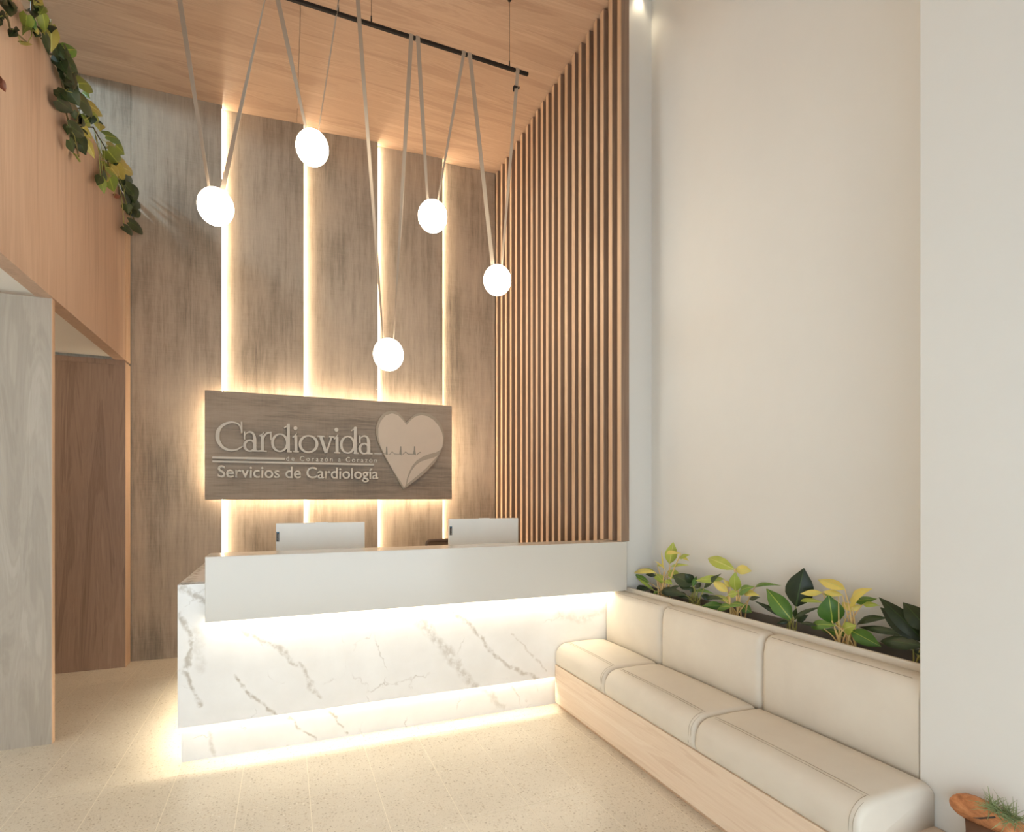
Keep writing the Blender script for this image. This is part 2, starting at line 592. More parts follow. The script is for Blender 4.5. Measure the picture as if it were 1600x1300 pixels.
# left side
wl = tag(bxo('wall_left', -3.45, -3.35, -1.9, 5.95, 0, 5.3, M['white']), kind='structure')
wu = tag(bxo('wall_left_upper', XL - 0.085, XL, -0.6, 5.615, 2.62, 4.0, M['veneer_z']), kind='structure')
bx_ = bxo('ceiling_bay', -3.35, XL - 0.086, -0.6, 5.615, 2.64, 2.72, M['ceil_white'])
tag(bx_, kind='structure')
wn = tag(bxo('wall_left_near', -3.3, XL - 0.012, 4.036, 4.074, 0, 2.619, M['grey_ash']), kind='structure')
bxo('edge_band', XL - 0.012, XL - 0.008, 4.036, 4.074, 0, 2.619, M['slat'], wn)
wf = tag(bxo('wall_left_far', -3.3, XL - 0.004, 5.622, 5.76, 0, 2.619, M['walnut']), kind='structure')
bxo('top_rail', -3.3, XL - 0.004, 5.616, 5.622, 2.575, 2.619, M['walnut'], wf)
tag(bxo('trim_1', XL - 0.0035, XL + 0.001, 5.618, 5.772, 0, 2.60, M['slat']), kind='structure')
tag(bxo('trim_2', XL - 0.085, XL + 0.001, 5.618, 5.772, 2.622, 3.99, M['slat']), kind='structure')

# ------------------------------------------------------------------ reception desk
desk = thing('reception_desk', (0.9, 3.7, 0), 'long white reception counter with marble front and glowing strips below its ledges', 'desk')
o = bxo('upper_slab', -0.388, 2.235, YS, 3.53, 0.79, 1.136, M['slab'], desk, 0.003)
o['label'] = 'glossy white upper ledge'
bxo('marble_front', -0.533, 2.26, YM, YM + 0.02, 0.205, 0.978, M['marble'], desk, 0.001)
bxo('marble_side', -0.533, -0.526, YM + 0.0205, YK + 0.0305, 0.205, 0.978, M['marble'], desk)
bxo('marble_side', -0.533, -0.34, YK + 0.031, 5.05, 0.205, 0.978, M['marble'], desk)
bxo('plinth', -0.523, 2.2, YK, YK + 0.02, 0.0, 0.262, M['marble_kick'], desk)
bxo('plinth_side', -0.490, -0.36, YK + 0.021, 5.0, 0.0, 0.204, M['marble_kick'], desk)
bxo('worktop', -0.339, 2.18, 3.54, 4.25, 0.715, 0.75, M['slab'], desk)
bxo('led_strip', -0.38, 2.22, YM - 0.058, YM - 0.006, 0.783, 0.789, M['deskglow'], desk)
bxo('led_strip', -0.515, 1.80, YK - 0.013, YK - 0.005, 0.232, 0.237, M['kickglow'], desk)
bxo('led_strip', -0.531, -0.496, 3.51, 5.0, 0.198, 0.203, M['sideglow'], desk)

# ------------------------------------------------------------------ monitors
def monitor(xa, xb, ztop, Y, label):
    cx = (xa + xb) / 2
    m = thing('monitor', (cx, Y, 0.75), label, 'monitor', 'computer screens on the reception desk')
    bxo('shell', xa, xb, Y, Y + 0.035, ztop - 0.34, ztop, M['monitor'], m, 0.004)
    bxo('screen', xa + 0.012, xb - 0.012, Y + 0.0355, Y + 0.038, ztop - 0.31, ztop - 0.012, M['dark'], m)
    bxo('camera_tab', cx - 0.04, cx + 0.04, Y - 0.001, Y + 0.02, ztop - 0.004, ztop + 0.003, M['monitor'], m)
    bxo('stand', cx - 0.03, cx + 0.03, Y + 0.04, Y + 0.06, 0.758, ztop - 0.15, M['monitor'], m, 0.003)
    bxo('foot', cx - 0.11, cx + 0.11, Y - 0.02, Y + 0.15, 0.7505, 0.758, M['monitor'], m, 0.002)
    lb = bxo('badge', xa + 0.003, xa + 0.021, Y - 0.0015, Y + 0.001, ztop - 0.118, ztop - 0.054, M['dark'], m)
    bxo('badge_tip', xa + 0.008, xa + 0.017, Y - 0.0022, Y - 0.001, ztop - 0.062, ztop - 0.056, M['blue'], lb)
    cu = bpy.data.curves.new('lettering', 'FONT')
    cu.body = 'Lenovo'
    cu.size = 0.0155
    cu.align_x = 'LEFT'
    to = bpy.data.objects.new('lettering', cu)
    COL.objects.link(to)
    dg = bpy.context.evaluated_depsgraph_get()
    me = bpy.data.meshes.new_from_object(to.evaluated_get(dg))
    bpy.data.objects.remove(to)
    me.materials.append(M['print'])
    t2 = bpy.data.objects.new('lettering', me)
    COL.objects.link(t2)
    t2.parent = lb
    # reads upwards on the badge
    R = Matrix(((0, -1, 0), (0, 0, -1), (1, 0, 0))).to_4x4()
    t2.matrix_local = Matrix.Translation((xa + 0.0175, Y - 0.0021, ztop - 0.116)) @ R
    return m


ML, MR = atY(431, 818, 3.9), atY(570, 816, 3.9)
monitor(ML.x, MR.x, ML.z, 3.9, 'white flat computer monitor seen from behind, below the heart sign, left of the two')
ML, MR = atY(702, 811, 3.9), atY(810, 810, 3.9)
monitor(ML.x, MR.x, ML.z, 3.9, 'white flat computer monitor seen from behind, near the timber slats, right of two')

# office chair behind the right monitor
ch = thing('office_chair', (1.41, 4.75, 0), 'dark framed office chair whose rounded backrest corner peeks past the right monitor', 'chair')
bm = bmesh.new()
w_, zt, zb = 0.235, 1.06, 0.62
pts = []
for cx_, cz_, a0 in ((w_ - 0.032, zt - 0.032, 0), (-(w_ - 0.032), zt - 0.032, 90), (-(w_ - 0.032), zb + 0.032, 180), (w_ - 0.032, zb + 0.032, 270)):
    for s in range(6):
        a = math.radians(a0 + s * 18)
        pts.append((1.41 + cx_ + 0.032 * math.cos(a), 4.86, cz_ + 0.032 * math.sin(a)))
pts.append(pts[0])
tube(bm, pts, 0.016, 8, False)
link('back_frame', bm, M['chair_frame'], ch, True)
bxo('back_mesh', 1.41 - w_ + 0.01, 1.41 + w_ - 0.01, 4.857, 4.863, zb + 0.01, zt - 0.01, M['meshfab'], ch)
bxo('seat', 1.17, 1.65, 4.38, 4.84, 0.45, 0.52, M['dark'], ch, 0.025)
link('spine', tube(bmesh.new(), [(1.41, 4.87, 0.66), (1.41, 4.89, 0.50), (1.41, 4.76, 0.44)], 0.02), M['dark'], ch, True)
link('gas_lift', tube(bmesh.new(), [(1.41, 4.62, 0.10), (1.41, 4.62, 0.45)], 0.028), M['black'], ch, True)
for q in range(5):
    a = math.radians(90 + q * 72)
    e = (1.41 + 0.28 * math.cos(a), 4.62 + 0.28 * math.sin(a), 0.07)
    lg = link('leg', tube(bmesh.new(), [(1.41, 4.62, 0.11), e], [0.025, 0.016]), M['dark'], ch, True)
    link('caster', tube(bmesh.new(), [(e[0] - 0.012, e[1], 0.0285), (e[0] + 0.012, e[1], 0.0285)], 0.028, 12), M['black'], lg, True)

# ------------------------------------------------------------------ sign
YSG = 5.64
sign = thing('wall_sign', (0.48, 5.66, 1.92), 'wide wooden clinic sign with raised metal letters and a heart, glowing behind', 'sign')
SX0, SX1, SZ0, SZ1 = -0.665, 1.632, 1.428, 2.415
bxo('board', SX0, SX1, YSG, YSG + 0.025, SZ0, SZ1, M['greywash_x_dim'], sign)
bxo('back_box', SX0 + 0.08, SX1 - 0.08, YSG + 0.026, 5.755, SZ0 + 0.08, SZ1 - 0.08, M['slat_back'], sign)
ya, yb = YSG + 0.045, YSG + 0.060
for bb in ((SX0 + 0.072, SX1 - 0.072, SZ1 - 0.079, SZ1 - 0.074), (SX0 + 0.072, SX1 - 0.072, SZ0 + 0.074, SZ0 + 0.079),
           (SX0 + 0.070, SX0 + 0.075, SZ0 + 0.08, SZ1 - 0.08), (SX1 - 0.075, SX1 - 0.070, SZ0 + 0.08, SZ1 - 0.08)):
    bxo('led_strip', bb[0], bb[1], ya, yb, bb[2], bb[3], M['signglow'], sign)
YF, YBk = YSG - 0.034, YSG - 0.0005


def z8(x, y):
    p = atY(320 + x / 8, 630 + y / 8, YF)
    return (p.x, p.z)


def zh(x, y):
    p = atY(580 + x / 8.664, 630 + y / 8.664, YF)
    return (p.x, p.z)


def stroke(bm, pts, closed=False, sub=5, smooth=True, y0=YF, y1=YBk, conv=z8):
    """pen stroke of varying width: (x, y, width) in the zoomed view of the lettering"""
    P = catmull(pts, closed, sub) if smooth else [tuple(q) for q in pts]
    L, Rr = [], []
    n = len(P)
    for i in range(n):
        a = P[(i - 1) % n] if closed else P[max(i - 1, 0)]
        b = P[(i + 1) % n] if closed else P[min(i + 1, n - 1)]
        dx, dy = b[0] - a[0], b[1] - a[1]
        l = math.hypot(dx, dy) or 1
        nx, ny = -dy / l, dx / l
        w = P[i][2] / 2
        L.append(conv(P[i][0] + nx * w, P[i][1] + ny * w))
        Rr.append(conv(P[i][0] - nx * w, P[i][1] - ny * w))
    V = [[bm.verts.new((p[0], y, p[1])) for p in side] for y in (y0, y1) for side in (L, Rr)]
    m = n if closed else n - 1
    for i in range(m):
        j = (i + 1) % n
        bm.faces.new((V[0][i], V[0][j], V[1][j], V[1][i]))
        bm.faces.new((V[2][i], V[2][j], V[3][j], V[3][i]))
        bm.faces.new((V[0][i], V[0][j], V[2][j], V[2][i]))
        bm.faces.new((V[1][i], V[1][j], V[3][j], V[3][i]))
    if not closed:
        for i in (0, n - 1):
            bm.faces.new((V[0][i], V[1][i], V[3][i], V[2][i]))


def ring(cx, cy, rx, ry, thick, thin, skew=0):
    return [(cx + rx * math.cos(a), cy + ry * math.sin(a) + skew * math.cos(a), thin + (thick - thin) * abs(math.cos(a)) ** 1.5) for a in [2 * math.pi * i / 12 for i in range(12)]]


def ln(x0, y0, x1, y1, w):
    return [(x0, y0, w), (x1, y1, w)]


def glyph(strokes, dots=()):
    bm = bmesh.new()
    for i, s in enumerate(strokes):
        a = list(s[1:]) + [False, 5, True][len(s) - 1:]
        stroke(bm, s[0], a[0], a[1], a[2], YF - 0.0005 * i)
    for (cx, cy, r) in dots:
        prism(bm, [z8(cx + r * math.cos(2 * math.pi * k / 18), cy + r * math.sin(2 * math.pi * k / 18)) for k in range(18)], YF, YBk)
    o = link('letter', bm, M['letter'], sign)
    return o


def g_a(x, b, h, w):                                            # x left, b baseline, h x-height, w width
    st = x + w * 0.70
    return glyph([([(x + w * .06, b - h * .62, 14), (x + w * .10, b - h * .84, 14), (x + w * .36, b - h * .97, 20), (x + w * .60, b - h * .90, 26), (st, b - h * .66, 38), (st + 1, b - h * .3, 40), (st + 2, b - 8, 40)],),
                  (ln(x + w * .06, b - h * 1.0, x + w * .07, b - h * .60, 18), False, 1, False),
                  (ring(x + w * .40, b - h * .29, w * .33, h * .27, 34, 18), True),
                  (ln(st - 24, b - 9, x + w * 1.0, b - 5, 18), False, 1, False)])


def g_d(x, b, h, w, top):
    st = x + w * 0.86
    return glyph([(ring(x + w * .44, b - h * .5, w * .37, h * .46, 34, 18, ), True),
                  (ln(st, top, st + 2, b - 2, 36), False, 1, False),
                  ([(st + 8, top - 2, 10), (st - 20, top + 30, 16), (st - 52, top + 50, 18)], False, 3),
                  (ln(st - 20, b - 7, x + w * 1.04, b - 3, 18), False, 1, False)])


def g_i(x, b, h, dotx, doty):
    return glyph([(ln(x, b - h + 8, x + 3, b - 2, 36), False, 1, False),
                  ([(x + 12, b - h - 22, 8), (x - 12, b - h + 12, 16), (x - 40, b - h + 34, 16)], False, 3),
                  (ln(x - 34, b - 8, x + 40, b - 4, 18), False, 1, False)], [(dotx, doty, 25)])


glyph([([(458, 330, 16), (430, 270, 20), (380, 245, 22), (310, 240, 26), (225, 275, 36), (170, 340, 46), (158, 415, 50), (172, 480, 46), (225, 550, 36), (310, 586, 26), (390, 582, 22), (450, 553, 18), (472, 535, 14)],),
       (ln(459, 230, 461, 372, 20), False, 1, False)])
g_a(484, 602, 250, 198)
glyph([(ln(718, 400, 722, 596, 38), False, 1, False), ([(742, 360, 10), (722, 386, 16), (684, 408, 18)], False, 3),
       (ln(682, 594, 776, 600, 18), False, 1, False),
       ([(722, 470, 22), (742, 410, 22), (780, 374, 22), (824, 372, 16)], False, 4), (ln(826, 356, 827, 460, 18), False, 1, False)])
g_d(828, 610, 232, 252, 258)
g_i(1138, 610, 215, 1133, 312)
glyph([(ring(1296, 510, 106, 102, 36, 20), True)])
glyph([(ln(1450, 420, 1516, 622, 38), False, 1, False), (ln(1582, 428, 1520, 622, 22), False, 1, False),
       (ln(1408, 412, 1494, 416, 18), False, 1, False), (ln(1552, 418, 1622, 422, 18), False, 1, False)])
g_i(1652, 624, 210, 1645, 333)
g_d(1690, 630, 222, 222, 296)
g_a(1926, 636, 232, 172)
o = bmesh.new(); stroke(o, ln(92, 678, 1003, 696, 26), False, 1, False); link('underline', o, M['letter'], sign)
o = bmesh.new(); stroke(o, ln(94, 726, 2116, 768, 22), False, 1, False); link('underline', o, M['letter'], sign)


def text_line(s, p0, p1, capz, mat, y0, y1, track=1.0, bold=0.0):
    """each character its own piece; the line runs from x=p0[0] to p1[0] at height z"""
    tmp = []
    def mk(body):
        cu = bpy.data.curves.new('t', 'FONT')
        cu.body = body
        cu.size = 1
        cu.extrude = 0.0
        cu.offset = bold
        cu.space_character = track
        ob = bpy.data.objects.new('t', cu)
        COL.objects.link(ob)
        tmp.append(ob)
        return ob
    pre, one = [], []
    for i, c in enumerate(s):
        pre.append(mk(s[:i + 1])); one.append(mk(c))
    bpy.context.view_layer.update()
    dg = bpy.context.evaluated_depsgraph_get()
    mx = lambda ob: max(c[0] for c in ob.evaluated_get(dg).bound_box)
    mn = min(c[0] for c in one[0].evaluated_get(dg).bound_box)
    tot = mx(pre[-1]) - mn
    sx = (p1[0] - p0[0]) / tot
    H = max(c[1] for c in one[0].evaluated_get(dg).bound_box)
    sz = capz / H
    for i, c in enumerate(s):
        if c == ' ':
            continue
        off = mx(pre[i]) - mx(one[i])
        me0 = bpy.data.meshes.new_from_object(one[i].evaluated_get(dg))
        bm = bmesh.new()
        bm.from_mesh(me0)
        bmesh.ops.remove_doubles(bm, verts=bm.verts[:], dist=1e-5)
        fs = bm.faces[:]
        for vtx in bm.verts:
            u, w = vtx.co.x + off - mn, vtx.co.y
            fx = u * sx
            vtx.co = Vector((p0[0] + fx, y0, p0[1] + (p1[1] - p0[1]) * fx / (p1[0] - p0[0]) + w * sz))
        r = bmesh.ops.extrude_face_region(bm, geom=fs)
        for g in r['geom']:
            if isinstance(g, bmesh.types.BMVert):
                g.co.y = y1
        bpy.data.meshes.remove(me0)
        link('letter', bm, mat, sign)
    for ob in tmp:
        bpy.data.objects.remove(ob)


def pxz(x, y):
    p = atY(x, y, YF)
    return (p.x, p.z)


text_line('Servicios de Cardiología', pxz(340.5, 745.5), pxz(591, 748.2), 0.105, M['letter_light'], YF, YBk, 1.0, 0.012)
text_line('de Corazón a Corazón', pxz(447.3, 719.6), pxz(589.5, 722.4), 0.046, M['letter_light'], YSG - 0.006, YBk, 1.45, 0.006)

HO = [(475, 265), (520, 215), (590, 155), (680, 130), (780, 145), (860, 190), (930, 270), (975, 370), (990, 450), (975, 560), (935, 670), (860, 800), (740, 930), (620, 1030), (520, 1105), (435, 1162),
      (390, 1090), (300, 930), (220, 790), (140, 640), (90, 520), (62, 410), (65, 320), (95, 230), (140, 165), (200, 120), (270, 102), (340, 115), (400, 165), (440, 215)]
HI = [(478, 298), (530, 235), (600, 180), (680, 163), (760, 180), (840, 230), (910, 310), (955, 400), (970, 480), (960, 590), (940, 625), (870, 670), (780, 690), (700, 720), (610, 780), (550, 850), (510, 930), (480, 1020), (462, 1115), (442, 1136),
      (400, 1070), (300, 920), (190, 720), (120, 570), (95, 450), (95, 340), (125, 250), (190, 170), (280, 140), (360, 165), (420, 225)]
HS = [(905, 705), (850, 735), (760, 760), (670, 790), (600, 840), (545, 910), (505, 1000), (484, 1090), (500, 1082), (620, 985), (740, 880), (840, 775)]
heart = link('heart', prism(bmesh.new(), [zh(*q) for q in HO], YF - 0.008, YBk), M['heart_edge'], sign)
link('heart_plate', prism(bmesh.new(), [zh(*q) for q in HI], YF - 0.014, YF - 0.0085), M['heart_face'], heart)
link('heart_plate', prism(bmesh.new(), [zh(*q) for q in HS], YF - 0.014, YF - 0.0085), M['heart_face'], heart)
ECG = [(160, 680), (195, 690), (205, 590), (215, 698), (250, 690), (280, 657), (310, 687), (380, 690), (395, 586), (405, 708), (430, 690), (462, 660), (495, 690), (570, 690), (582, 586), (597, 704), (620, 690), (655, 664), (668, 670)]
o = bmesh.new()
stroke(o, [(x, y, 9) for x, y in ECG], False, 1, False, YF - 0.018, YF - 0.0142, zh)
for (xx, yt) in ((205, 590), (395, 586), (582, 586)):
    prism(o, [zh(xx - 7, yt), zh(xx + 8, yt), zh(xx + 14, 700), zh(xx - 10, 695)], YF - 0.0185, YF - 0.0142)
link('pulse_line', o, M['heart_line'], heart)
o = bmesh.new(); stroke(o, [(48, 680, 9), (150, 682, 9)], False, 1, False, YSG - 0.008, YBk, zh)
link('pulse_lead', o, M['letter_light'], heart)

# ------------------------------------------------------------------ pendant lights on a bar
YB_, ZB = 3.738, 4.58
bar = thing('hanging_bar', (0.5, YB_, ZB), 'thin black metal bar hung by wires below the timber ceiling', 'lamp bar')
bxo('rail', -0.80, 1.665, YB_ - 0.010, YB_ + 0.010, ZB - 0.011, ZB + 0.011, M['black'], bar, 0.002)
for xw in (1.517, 0.53, 0.32, -0.62):
    w = link('wire', tube(bmesh.new(), [(xw, YB_, ZB + 0.012), (xw, YB_, ZC - 0.012)], 0.0018, 6), M['black'], bar)
    link('ferrule', tube(bmesh.new(), [(xw, YB_, ZB + 0.011), (xw, YB_, ZB + 0.055)], 0.005, 8), M['black'], w, True)
    link('canopy', tube(bmesh.new(), [(xw, YB_, ZC - 0.014), (xw, YB_, ZC - 0.001)], 0.014, 12), M['black'], w, True)
HOOK = Vector((0.394, YB_ + 0.02, ZC - 0.03))
hk = thing('ceiling_hook', HOOK, 'small black ceiling hook carrying two pendant straps', 'hook')
link('stem', tube(bmesh.new(), [HOOK + Vector((0, 0, 0.029)), HOOK + Vector((0, 0, -0.012))], 0.008, 8), M['black'], hk, True)
link('peg', tube(bmesh.new(), [HOOK + Vector((-0.03, 0, -0.006)), HOOK + Vector((0.03, 0, -0.006))], 0.006, 8), M['black'], hk, True)


def strap(root, a, b, tw0, tw1):
    """flat webbing from a (top) to b, twisting from angle tw0 to tw1 about its length"""
    bm = bmesh.new()
    d = (b - a).normalized()
    u = Vector((1, 0, 0)); u = (u - d * u.dot(d)).normalized()
    vv = d.cross(u)
    n = 24
    rows = []
    for i in range(n + 1):
        s = i / n
        ang = math.radians(tw0 + (tw1 - tw0) * s)
        wd = u * math.cos(ang) + vv * math.sin(ang)
        th = d.cross(wd) * 0.0012
        c = a + (b - a) * s
        rows.append([bm.verts.new(c + wd * 0.0138 + th), bm.verts.new(c - wd * 0.0138 + th), bm.verts.new(c - wd * 0.0138 - th), bm.verts.new(c + wd * 0.0138 - th)])
    for i in range(n):
        for k in range(4):
            bm.faces.new((rows[i][k], rows[i][(k + 1) % 4], rows[i + 1][(k + 1) % 4], rows[i + 1][k]))
    bm.faces.new(rows[0][::-1]); bm.faces.new(rows[-1])
    return link('strap', bm, M['strap'], root)


def bp(px):
    return atY(px, 0, YB_).x


TOP = {'A': Vector((bp(278) - 0.0, YB_ - 0.014, ZB)), 'B1': Vector((-0.10, YB_ - 0.014, ZB)), 'B2': Vector((-0.05, YB_ - 0.014, ZB)),
       'H1': HOOK + Vector((-0.018, -0.008, -0.008)), 'H2': HOOK + Vector((0.018, -0.048, -0.008)),
       'D1': Vector((atY(642, 62, YB_).x, YB_ - 0.014, ZB)), 'D2': Vector((atY(650, 62, YB_).x + 0.01, YB_ - 0.014, ZB)),
       'E1': Vector((atY(724, 88, YB_).x, YB_ - 0.014, ZB)), 'E2': Vector((atY(731, 90, YB_).x + 0.01, YB_ - 0.014, ZB)),
       'F': Vector((atY(808, 112, YB_).x, YB_ - 0.014, ZB))}
TOP['A'].x = -0.60
SPH = [((337, 323), 'A', 'B1', (0, 60), (75, 10), 'opal globe pendant furthest left, in front of the first light strip'),
       ((488, 231), 'B2', 'H1', (10, 70), (70, 80), 'highest opal globe pendant, in front of the second light strip'),
       ((607, 554), 'H2', 'D1', (20, 80), (10, 88), 'lowest opal globe pendant, just above the wooden sign'),
       ((676, 338), 'D2', 'E1', (10, 75), (50, 80), 'opal globe pendant in front of the fourth light strip, left of the timber slats'),
       ((777, 438), 'E2', 'F', (10, 40), (50, 82), 'opal globe pendant furthest right, at the first timber slats')]
for (px, t1, t2, w1, w2, lab) in SPH:
    c = atY(px[0], px[1], YB_ - 0.014)
    R = 0.1075
    pd = thing('globe_pendant', c, lab, 'pendant lamp', 'globe pendants on straps')
    bm = bmesh.new()
    bmesh.ops.create_uvsphere(bm, u_segments=40, v_segments=24, radius=R)
    bmesh.ops.scale(bm, verts=bm.verts[:], vec=(0.92, 0.92, 1.0))
    bmesh.ops.translate(bm, verts=bm.verts[:], vec=c)
    link('globe', bm, M['globe'], pd, True)
    lo = c + Vector((-0.035, 0, R * 0.955)); hi = c + Vector((0.035, 0, R * 0.955))
    bm = bmesh.new()
    tube(bm, [c + Vector((-0.042, 0, R * 0.945)), c + Vector((0, 0, R + 0.004)), c + Vector((0.042, 0, R * 0.945))], 0.0055, 8)
    link('clip', bm, M['dark'], pd, True)
    for tt in (t1, t2):
        if tt[0] != 'H':
            q = TOP[tt]
            bxo('strap_loop', q.x - 0.0138, q.x + 0.0138, YB_ - 0.0145, YB_ + 0.0125, ZB - 0.0135, ZB + 0.0135, M['strap'], pd, 0.001)
    strap(pd, TOP[t1], lo, *w1)
    strap(pd, TOP[t2], hi, *w2)
# small strap clamp on the last strap
o = bmesh.new()
p = TOP['F'] + (SPH and Vector((-0.012, -0.004, -0.135)))
box(o, p.x - 0.022, p.x + 0.022, p.y - 0.006, p.y + 0.008, p.z - 0.006, p.z + 0.006, 0.001)
tube(o, [p + Vector((-0.022, 0, -0.004)), p + Vector((-0.026, -0.006, -0.04))], 0.006, 8)
cl = link('strap_clamp', o, M['black'], bpy.data.objects['globe_pendant.004'])

# ------------------------------------------------------------------ bench
XB = 1.73
bench = thing('bench', (2.0, 2.3, 0), 'built-in waiting bench with beige leatherette cushions on a pale wood base', 'bench')
bxo('base', XB, 2.116, 0.75, 3.425, 0.035, 0.292, M['bench_wood'], bench, 0.002)
bxo('plinth', XB + 0.03, 2.11, 0.78, 3.42, 0.0, 0.035, M['slat'], bench)
JY = [3.42, 2.786, 2.016, 1.262]


def seat(y0, y1, xk=2.222):
    """upholstered block: profile with a wide front shoulder, ends pulled in"""
    bm = bmesh.new()
    L = y1 - y0
    rE = 0.030
    st = [0, 0.004, 0.012, 0.022, 0.032]
    ysn = [y0 + s for s in st] + [y0 + L * k / 6 for k in range(1, 6)] + [y1 - s for s in st[::-1]]
    rings = []
    for y in ysn:
        d = min(y - y0, y1 - y)
        e = rE - math.sqrt(max(0, rE ** 2 - (rE - min(d, rE)) ** 2)) if d < rE else 0
        e *= 0.8
        crown = 0.008 * math.sin(math.pi * (y - y0) / L)
        xf, zt = XB - 0.004 + e * 0.5, 0.444 - e + crown * 0.6
        Rr = 0.085
        prof = [(xk, 0.293), (XB + 0.012, 0.293), (XB + 0.003 + e * .4, 0.298), (xf, 0.312), (xf - 0.003, 0.335)]
        for k in range(0, 9):
            a = math.radians(180 - k * 90 / 8)
            prof.append((xf + Rr + Rr * math.cos(a), zt - Rr * 0.86 + Rr * 0.86 * math.sin(a)))
        prof += [(1.95, zt + 0.003), (2.05, zt), (xk - 0.017, zt - 0.004), (xk, zt - 0.02)]
        rings.append([bm.verts.new((x, y, z)) for x, z in prof])
    n = len(rings[0])
    for i in range(len(rings) - 1):
        for k in range(n):
            bm.faces.new((rings[i][k], rings[i][(k + 1) % n], rings[i + 1][(k + 1) % n], rings[i + 1][k]))
    bm.faces.new(rings[0][::-1]); bm.faces.new(rings[-1])
    o = link('seat_cushion', bm, M['leather'], bench, True)
    s = bmesh.new()
    for off, zz in ((0.092, 0.4475), (0.0775, 0.4462)):
        tube(s, [(XB + off, y0 + 0.03, zz - 0.003)] + [(XB + off, y0 + L * k / 8, zz - 0.0015 + 0.004 * math.sin(math.pi * k / 8)) for k in range(1, 8)] + [(XB + off, y1 - 0.03, zz - 0.003)], 0.0011, 5)
    link('seam', s, M['seam'], o)
    s = bmesh.new()
    for off in (0.020, 0.034):
        pts = []
        for k in range(0, 9):
            a = math.radians(180 - k * 90 / 8)
            pts.append((XB - 0.004 + 0.085 + 0.0855 * math.cos(a), y0 + off, 0.444 - (0.0035 if off < .03 else 0.0) - 0.0731 + 0.074 * math.sin(a)))
        pts = [(XB - 0.006 + (0.003 if off < .03 else 0), y0 + off, 0.315)] + pts
        tube(s, pts, 0.0011, 5)
    link('seam', s, M['seam'], o)
    return o


def back(y0, y1, flat=False):
    bm = bmesh.new()
    L = y1 - y0
    rE = 0.035
    st = [0, 0.004, 0.012, 0.024, 0.035]
    ysn = [y0 + s for s in st] + [y0 + L * k / 6 for k in range(1, 6)] + [y1 - s for s in st[::-1]]
    rings = []
    for y in ysn:
        d = min(y - y0, y1 - y)
        e = rE - math.sqrt(max(0, rE ** 2 - (rE - min(d, rE)) ** 2)) if d < rE else 0
        e *= 0.8
        if flat and y - y0 < 0.04:
            e = 0.0
        bulge = 0.010 * math.sin(math.pi * (y - y0) / L)
        zt = 0.786 - e
        xf = 2.127 + e
        prof = [(2.240, 0.41), (2.16, 0.41), (xf + 0.010, 0.412), (xf, 0.425), (xf - bulge, 0.58), (xf + 0.002 - bulge * .6, 0.70)]
        Rr = 0.05
        for k in range(0, 7):
            a = math.radians(180 - k * 15)
            prof.append((xf + 0.008 + Rr + Rr * math.cos(a), zt - Rr + Rr * math.sin(a)))
        prof += [(2.225, zt), (2.240, zt - 0.015)]
        rings.append([bm.verts.new((x, y, z)) for x, z in prof])
    n = len(rings[0])
    for i in range(len(rings) - 1):
        for k in range(n):
            bm.faces.new((rings[i][k], rings[i][(k + 1) % n], rings[i + 1][(k + 1) % n], rings[i + 1][k]))
    bm.faces.new(rings[0][::-1]); bm.faces.new(rings[-1])
    o = link('back_cushion', bm, M['leather'], bench, True)
    s = bmesh.new()
    a = math.radians(135)
    tube(s, [(2.143 + 0.05 + 0.0515 * math.cos(a), y0 + 0.04 + (L - 0.08) * k / 6, 0.742 + 0.0515 * math.sin(a)) for k in range(7)], 0.0011, 5)
    link('seam', s, M['seam'], o)
    return o


for k in range(3):
    seat(JY[k + 1] + 0.002 - (0.03 if k == 2 else 0), JY[k] - 0.002, 2.116)
    back(JY[k + 1] + 0.002 + (0.03 if k == 2 else 0), JY[k] - 0.002, k == 2)

# planter trough behind the bench
pl = thing('planter_trough', (2.37, 2.4, 0.6), 'long cream planter trough running behind the bench backs', 'planter')
bxo('front_wall', 2.242, 2.262, 1.295, 3.33, 0.40, 0.812, M['planter'], pl, 0.004)
bxo('bottom', 2.263, 2.468, 1.295, 3.33, 0.56, 0.58, M['planter_in'], pl)
bxo('lining', 2.455, 2.469, 1.295, 3.33, 0.58, 0.80, M['planter_in'], pl)
bm = bmesh.new()
bmesh.ops.create_grid(bm, x_segments=10, y_segments=80, size=0.5)
for vtx in bm.verts:
    vtx.co = Vector((2.359 + vtx.co.x * 0.19, 2.312 + vtx.co.y * 2.02, 0.735 + random.uniform(-0.008, 0.008)))
o = link('soil', bm, M['soil'], pl, True)


